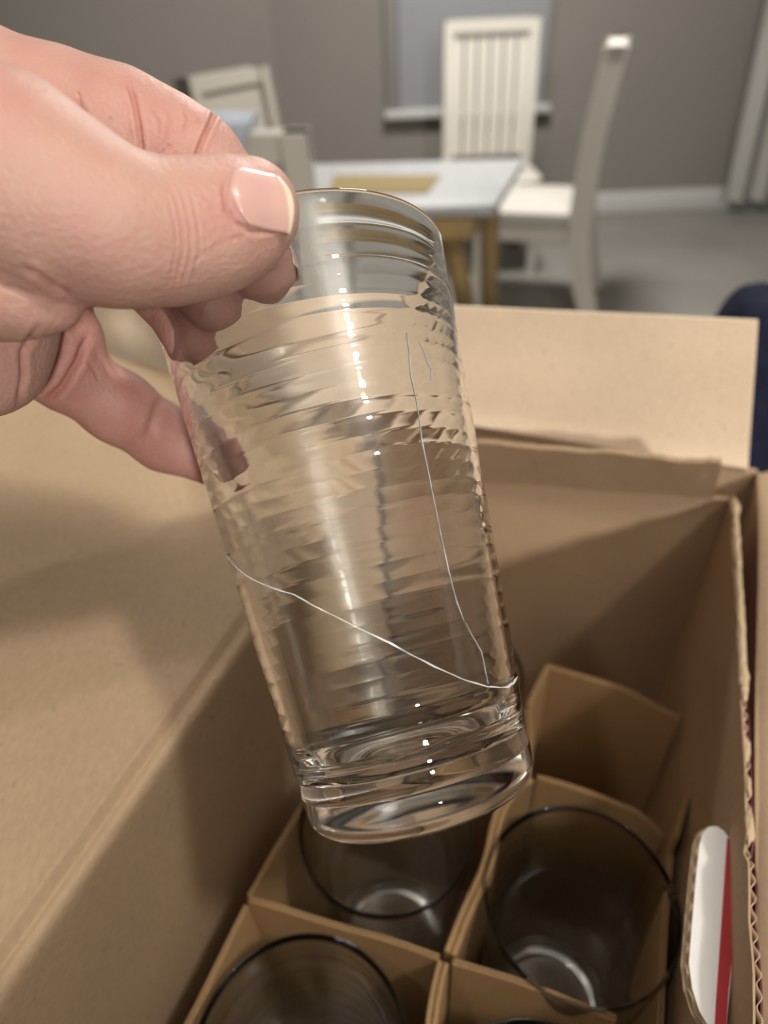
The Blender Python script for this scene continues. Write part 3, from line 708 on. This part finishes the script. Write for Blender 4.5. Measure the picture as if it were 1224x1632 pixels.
def build_hand():
    h = .00085
    F = Field(np.array([-.245, -.130, .092]), np.array([-.008, .048, .235]), h)
    D = None
    for pr in PALM:
        d = chain(F, pr, .012); D = d if D is None else smin(D, d, .018)
    near = np.clip((F.X - cm(-60, 0, .15)[0]) / .022, 0, 1)           # fingers merge at the palm, stay apart beyond it
    kk = (.014 * (1 - near) + .0012 * near).astype(np.float32)
    for nm in ('little', 'ring', 'middle', 'index', 'thumb'):
        D = smin(D, chain(F, HC[nm], .005 if nm != 'thumb' else .008), kk)
    D = smin(D, chain(F, LUMP, .003), .0022)
    for k in (0, -1): D[k] = h; D[:, k] = h; D[:, :, k] = h
    # surface nets
    s = D < 0; nx, ny, nz_ = D.shape
    cnt = np.zeros((nx - 1, ny - 1, nz_ - 1), np.int8)
    for i in (0, 1):
        for j in (0, 1):
            for k in (0, 1): cnt += s[i:nx - 1 + i, j:ny - 1 + j, k:nz_ - 1 + k]
    act = (cnt > 0) & (cnt < 8); idx = np.full(act.shape, -1, np.int32); n = int(act.sum()); idx[act] = np.arange(n)
    I, J, K = np.nonzero(act); acc = np.zeros((n, 3)); c = np.zeros(n)
    corners = [(i, j, k) for i in (0, 1) for j in (0, 1) for k in (0, 1)]
    for a in corners:
        for ax in range(3):
            if a[ax]: continue
            b = list(a); b[ax] = 1
            va = D[I + a[0], J + a[1], K + a[2]]; vb = D[I + b[0], J + b[1], K + b[2]]; m = (va < 0) != (vb < 0)
            t = np.where(m, va / np.where(m, va - vb, 1), 0)
            for q in range(3): acc[:, q] += np.where(m, a[q] + (t if q == ax else 0), 0)
            c += m
    V = (acc / c[:, None] + np.stack([I, J, K], 1)) * h + np.array([F.ax[0][0], F.ax[1][0], F.ax[2][0]])
    faces = []
    for ax in range(3):
        o1, o2 = [(1, 2), (2, 0), (0, 1)][ax]
        sl = [slice(1, -1)] * 3; sl[ax] = slice(0, -1); sh = [slice(1, -1)] * 3; sh[ax] = slice(1, None)
        A, Bn = s[tuple(sl)], s[tuple(sh)]
        for flip in (False, True):
            m = (A & ~Bn) if not flip else (~A & Bn)
            g = np.argwhere(m); off = np.ones(3, int); off[ax] = 0; g = g + off
            def cell(d1, d2):
                q_ = g.copy(); q_[:, o1] -= d1; q_[:, o2] -= d2; return idx[q_[:, 0], q_[:, 1], q_[:, 2]]
            qd = np.stack([cell(1, 1), cell(0, 1), cell(0, 0), cell(1, 0)], 1)
            faces.append(qd[:, ::-1] if flip else qd)
    Fc = np.concatenate(faces); Fc = Fc[(Fc >= 0).all(1)]
    return V, Fc
hv, hf = build_hand()
# light smoothing of the net
e = np.concatenate([hf[:, [0, 1]], hf[:, [1, 2]], hf[:, [2, 3]], hf[:, [3, 0]]]); deg = np.bincount(e.ravel(), minlength=len(hv)).astype(float)
for lam in (.5, -.5, .5, -.5, .4):
    av = np.zeros_like(hv)
    for k in range(3): av[:, k] = np.bincount(e[:, 0], hv[e[:, 1], k], len(hv)) + np.bincount(e[:, 1], hv[e[:, 0], k], len(hv))
    hv = hv + lam * (av / deg[:, None] - hv)
def normals(V, Fq):
    n = np.cross(V[Fq[:, 2]] - V[Fq[:, 0]], V[Fq[:, 3]] - V[Fq[:, 1]]); out = np.zeros_like(V)
    for c_ in range(4):
        for k in range(3): out[:, k] += np.bincount(Fq[:, c_], n[:, k], len(V))
    return out / (np.linalg.norm(out, axis=1)[:, None] + 1e-12)
# one round of quad subdivision for wrinkle detail
def subdivide(V, Fq):
    E = np.sort(np.concatenate([Fq[:, [i, (i + 1) % 4]] for i in range(4)]), axis=1); U, inv = np.unique(E, axis=0, return_inverse=True); inv = inv.ravel()
    em = V[U].mean(1); fc = V[Fq].mean(1); n0, n1 = len(V), len(U); nf = len(Fq); ei = [n0 + inv[i * nf:(i + 1) * nf] for i in range(4)]; fi = n0 + n1 + np.arange(nf)
    Q = [np.stack([Fq[:, i], ei[i], fi, ei[(i + 3) % 4]], 1) for i in range(4)]
    return np.concatenate([V, em, fc]), np.concatenate(Q)
hv, hf = subdivide(hv, hf)
e = np.concatenate([hf[:, [0, 1]], hf[:, [1, 2]], hf[:, [2, 3]], hf[:, [3, 0]]]); deg = np.bincount(e.ravel(), minlength=len(hv)).astype(float)
for lam in (.5, .5):
    av = np.zeros_like(hv)
    for k in range(3): av[:, k] = np.bincount(e[:, 0], hv[e[:, 1], k], len(hv)) + np.bincount(e[:, 1], hv[e[:, 0], k], len(hv))
    hv = hv + lam * (av / deg[:, None] - hv)
nm_ = normals(hv, hf)
if (nm_ * (hv - hv.mean(0))).sum() < 0: hf = hf[:, ::-1]; nm_ = -nm_
# creases: polylines over the skin, pressed in; only on the side they lie on
SX, SY = hv[:, 0] / hv[:, 2] * F_PX + 612, hv[:, 1] / hv[:, 2] * F_PX + 816
facing = (nm_ * hv).sum(1) < 0
disp = np.zeros(len(hv))
def crease(pl, w, depth, z0, z1):
    m = facing & (hv[:, 2] > z0) & (hv[:, 2] < z1); best = np.full(m.sum(), 1e9); tt_ = np.zeros(m.sum()); x, y = SX[m], SY[m]; n = len(pl) - 1
    for i, (a, b) in enumerate(zip(pl, pl[1:])):
        a, b = np.array(a, float), np.array(b, float); d = b - a; t = np.clip(((x - a[0]) * d[0] + (y - a[1]) * d[1]) / (d @ d), 0, 1)
        r = np.hypot(x - a[0] - d[0] * t, y - a[1] - d[1] * t); u = r < best; best[u] = r[u]; tt_[u] = ((i + t) / n)[u]
    fade = np.clip(np.minimum(tt_, 1 - tt_) * 5, .15, 1)
    disp[m] -= depth * fade * (np.exp(-(best / w) ** 2) - .25 * np.exp(-((best - 2.2 * w) / (1.4 * w)) ** 2))
crease([(203, 128), (214, 160), (221, 200), (226, 240), (226, 300)], 3.6, .0011, .135, .16)
crease([(112, 150), (132, 180), (141, 212), (144, 245), (143, 275)], 5, .0008, .13, .16)
crease([(346, 170), (338, 190), (322, 225), (308, 262), (292, 310)], 3.6, .0010, .135, .165)
for pl in ([(236, 170), (250, 190), (252, 220)], [(262, 165), (272, 190), (262, 225), (246, 245)], [(290, 165), (300, 190), (290, 218)], [(240, 262), (262, 240), (275, 228)],
           [(150, 235), (168, 205), (186, 178)], [(120, 140), (128, 160), (126, 182)]): crease(pl, 3, .00028, .13, .16)
for dx, dd, ww in ((0, .00045, 3.5), (12, .00035, 3), (-10, .00028, 3), (26, .00018, 2.5)):
    crease([(274 + dx, 300), (284 + dx, 330), (291 + dx, 365), (292 + dx, 400), (284 + dx, 435), (276 + dx, 462)], ww, dd, .10, .1385)
for k in range(7): crease([(318 + k * 6, 300 + k * 5), (336 + k * 6, 330 + k * 6), (344 + k * 4, 362 + k * 6)], 2.2, .00013, .10, .1385)
for k in range(6): crease([(300 + k * 14, 425 - k * 6), (330 + k * 12, 400 - k * 5), (362 + k * 8, 378 - k * 2)], 2.2, .00012, .10, .1385)
crease([(360, 282), (357, 305), (362, 335), (376, 356), (402, 370), (436, 367), (462, 350)], 4, .0006, .10, .1385)   # nail fold
crease([(35, 425), (62, 440), (84, 458), (112, 472)], 5, .0010, .10, .14)
crease([(0, 455), (30, 462), (60, 476)], 5, .0005, .10, .14)
crease([(60, 520), (36, 560), (38, 600), (28, 650)], 5, .0009, .12, .17)
crease([(140, 532), (125, 575), (98, 618), (66, 646)], 6, .0014, .15, .20)
crease([(255, 630), (243, 670), (230, 712)], 7, .0007, .17, .22)
for pl in ([(134, 570), (150, 590), (160, 612)], [(150, 560), (165, 580), (178, 605)], [(166, 562), (180, 585), (196, 600)]): crease(pl, 3, .0003, .16, .21)
rough = np.array([mnoise.noise(Vector((p[0] * 120, p[1] * 120, p[2] * 120))) for p in hv[::1]]) * .00022
hv2 = hv + nm_ * (disp + rough)[:, None]
hw = CAM + hv2[:, :1] * CX + hv2[:, 1:2] * CD + hv2[:, 2:] * _f
hand_o = CAM + c2w(cm(-100, 380, .15))
M_SKIN = bpy.data.materials.new('skin'); M_SKIN.use_nodes = True; nt = M_SKIN.node_tree; b = nt.nodes['Principled BSDF']
b.inputs['Roughness'].default_value = .54; b.inputs['Specular IOR Level'].default_value = .33
b.inputs['Subsurface Weight'].default_value = .35; b.inputs['Subsurface Radius'].default_value = (.0045, .0016, .0009); b.inputs['Subsurface Scale'].default_value = 1.0
tc = nt.nodes.new('ShaderNodeTexCoord'); at = nt.nodes.new('ShaderNodeAttribute'); at.attribute_name = 'flush'
n1 = nt.nodes.new('ShaderNodeTexNoise'); n1.inputs['Scale'].default_value = 90; n1.inputs['Detail'].default_value = 5
nt.links.new(tc.outputs['Object'], n1.inputs['Vector'])
ad = nt.nodes.new('ShaderNodeMath'); ad.operation = 'MULTIPLY_ADD'; ad.inputs[1].default_value = .7; nt.links.new(n1.outputs['Fac'], ad.inputs[0]); nt.links.new(at.outputs['Fac'], ad.inputs[2])
rp_ = nt.nodes.new('ShaderNodeValToRGB'); r_ = rp_.color_ramp; r_.elements[0].position = .2; r_.elements[0].color = (.52, .325, .262, 1); r_.elements[1].position = 1.2
r_.elements[1].position = 1.0; r_.elements[1].color = (.42, .155, .135, 1); q_ = r_.elements.new(.55); q_.color = (.50, .265, .225, 1)
nt.links.new(ad.outputs[0], rp_.inputs[0]); nt.links.new(rp_.outputs[0], b.inputs['Base Color'])
n2 = nt.nodes.new('ShaderNodeTexVoronoi'); n2.inputs['Scale'].default_value = 900; nt.links.new(tc.outputs['Object'], n2.inputs['Vector'])
n3 = nt.nodes.new('ShaderNodeTexNoise'); n3.inputs['Scale'].default_value = 420; n3.inputs['Detail'].default_value = 6; nt.links.new(tc.outputs['Object'], n3.inputs['Vector'])
sm_ = nt.nodes.new('ShaderNodeMath'); sm_.operation = 'ADD'; nt.links.new(n2.outputs['Distance'], sm_.inputs[0]); nt.links.new(n3.outputs['Fac'], sm_.inputs[1])
bp = nt.nodes.new('ShaderNodeBump'); bp.inputs['Strength'].default_value = .5; bp.inputs['Distance'].default_value = .00025
nt.links.new(sm_.outputs[0], bp.inputs['Height']); nt.links.new(bp.outputs[0], b.inputs['Normal'])
hme = bpy.data.meshes.new('hand'); hme.vertices.add(len(hw)); hme.vertices.foreach_set('co', (hw - hand_o).astype(np.float32).ravel())
hme.loops.add(len(hf) * 4); hme.loops.foreach_set('vertex_index', hf.astype(np.int32).ravel()); hme.polygons.add(len(hf))
hme.polygons.foreach_set('loop_start', np.arange(0, len(hf) * 4, 4, dtype=np.int32)); hme.polygons.foreach_set('loop_total', np.full(len(hf), 4, dtype=np.int32))
hme.polygons.foreach_set('use_smooth', [True] * len(hf)); hme.update(calc_edges=True); hme.validate(); hme.materials.append(M_SKIN)
fl = np.zeros(len(hv))
def near_pts(nm, a, b_):
    pts = [cm(*p[:3]) for p in HC[nm]][a:b_]; d = np.full(len(hv), 1e9)
    for p in pts: d = np.minimum(d, np.linalg.norm(hv - p, axis=1))
    return d
fl += .60 * np.exp(-(near_pts('little', 2, 7) / .013) ** 2) + .35 * np.exp(-(near_pts('ring', 2, 6) / .011) ** 2) + .24 * np.exp(-(near_pts('index', 1, 7) / .016) ** 2)
fl += .12 * np.exp(-(np.linalg.norm(hv - cm(395, 345, .120), axis=1) / .008) ** 2)
fl += .25 * np.clip(-disp / .001, 0, 1)
at_ = hme.attributes.new('flush', 'FLOAT', 'POINT'); at_.data.foreach_set('value', fl.astype(np.float32))
hand = bpy.data.objects.new('hand', hme); C.objects.link(hand); hand.location = Vector(hand_o)
tag(hand, 'bare hand pinching the rim of the cracked tumbler between thumb and fingers', 'hand')
# nails: thin curved plates on the fingertips
M_NAIL = mat('nail', (.80, .55, .49), .32, spec=.5, Subsurface_Weight=.2, Coat_Weight=.1, Coat_Roughness=.2)
b = M_NAIL.node_tree.nodes['Principled BSDF']; b.inputs['Subsurface Radius'].default_value = (.003, .001, .0006)
ntn = M_NAIL.node_tree; an = ntn.nodes.new('ShaderNodeAttribute'); an.attribute_name = 'free'
rn = ntn.nodes.new('ShaderNodeValToRGB'); rn.color_ramp.elements[0].color = (.60, .36, .32, 1); rn.color_ramp.elements[0].position = .0
rn.color_ramp.elements[1].color = (.74, .62, .50, 1); rn.color_ramp.elements[1].position = .93
k_ = rn.color_ramp.elements.new(.86); k_.color = (.64, .40, .35, 1)
ntn.links.new(an.outputs['Fac'], rn.inputs[0]); ntn.links.new(rn.outputs[0], b.inputs['Base Color'])
from mathutils.bvhtree import BVHTree
bvh = BVHTree.FromPolygons([tuple(p) for p in hv2], hf.tolist())
def nail(A, Bp, direction, width, l0, l1, flat=.55, label=None):
    A, Bp = np.array(A), np.array(Bp); ax = Bp - A; Ln = np.linalg.norm(ax); ax /= Ln
    dr = np.array(direction, float); dr -= ax * (dr @ ax); dr /= np.linalg.norm(dr); sd = np.cross(ax, dr); V = []; fr = []; nu, nv = 26, 19
    for i in range(nu):
        a = i / (nu - 1); s = l0 + (l1 - l0) * a
        for j in range(nv):
            b = j / (nv - 1) * 2 - 1
            rnd = 1 - .55 * max(0, (.22 - a) / .22) ** 2                          # rounded base
            s2 = s - (.0014 * b * b if a > .8 else 0) * (a - .8) / .2 + (.0010 * b * b) * max(0, .22 - a) / .22
            org = A + ax * s2 + sd * b * width * rnd + dr * .02
            hit = bvh.ray_cast(Vector(org), Vector(-dr), .03)
            lift = .00008 + .00042 * (1 - b * b)
            depth_ = None
            if hit[0] is not None: depth_ = (np.array(hit[0]) - A) @ dr
            V.append((s2, b * width * rnd, depth_, lift)); fr.append(a)
    # fill gaps beyond the fingertip from the last row that met skin
    D2 = np.array([np.nan if v[2] is None else v[2] for v in V]).reshape(nu, nv)
    for j in range(nv):
        for i in range(1, nu):
            if np.isnan(D2[i, j]) or (i > 14 and D2[i, j] < D2[i - 1, j] - .00022): D2[i, j] = D2[i - 1, j] - .00016
    for i in range(nu):
        row = D2[i]; ok = ~np.isnan(row)
        if ok.any(): D2[i] = np.interp(np.arange(nv), np.nonzero(ok)[0], row[ok])
    D2 = np.nan_to_num(D2, nan=float(np.nanmean(D2)))
    for _ in range(6):
        Pd = np.pad(D2, 1, mode='edge'); D2 = (Pd[1:-1, 1:-1] * 2 + Pd[:-2, 1:-1] + Pd[2:, 1:-1] + Pd[1:-1, :-2] + Pd[1:-1, 2:]) / 6
    out = []
    for n_, (s2, bw, _, lift) in enumerate(V):
        i, j = divmod(n_, nv); edge = min(1, i / 3, )
        out.append(A + ax * s2 + sd * bw + dr * (D2[i, j] + lift * edge - .0001))
    W_ = [CAM + c2w(p) for p in out]
    o = link('nail', W_, grid_faces(nu, nv), M_NAIL, hand, smooth=True)
    o.data.attributes.new('free', 'FLOAT', 'POINT').data.foreach_set('value', np.array(fr, np.float32))
    sm = o.modifiers.new('solid', 'SOLIDIFY'); sm.thickness = .00045; sm.offset = 0
    if label: tag(o, label)
    return o
nail(cm(332, 325, .1260), cm(425, 322, .1300), (0, -.08, -1), .0054, .0036, .0164, label='broad pink thumbnail with a pale free edge')
nail(cm(375, 335, .158), cm(420, 428, .1562), (1, -.25, .35), .0045, .0050, .0205, label='index fingernail seen edge-on against the glass')
nail(cm(290, 425, .1645), cm(342, 482, .159), (1, -.3, -.1), .0042, .0030, .0150)
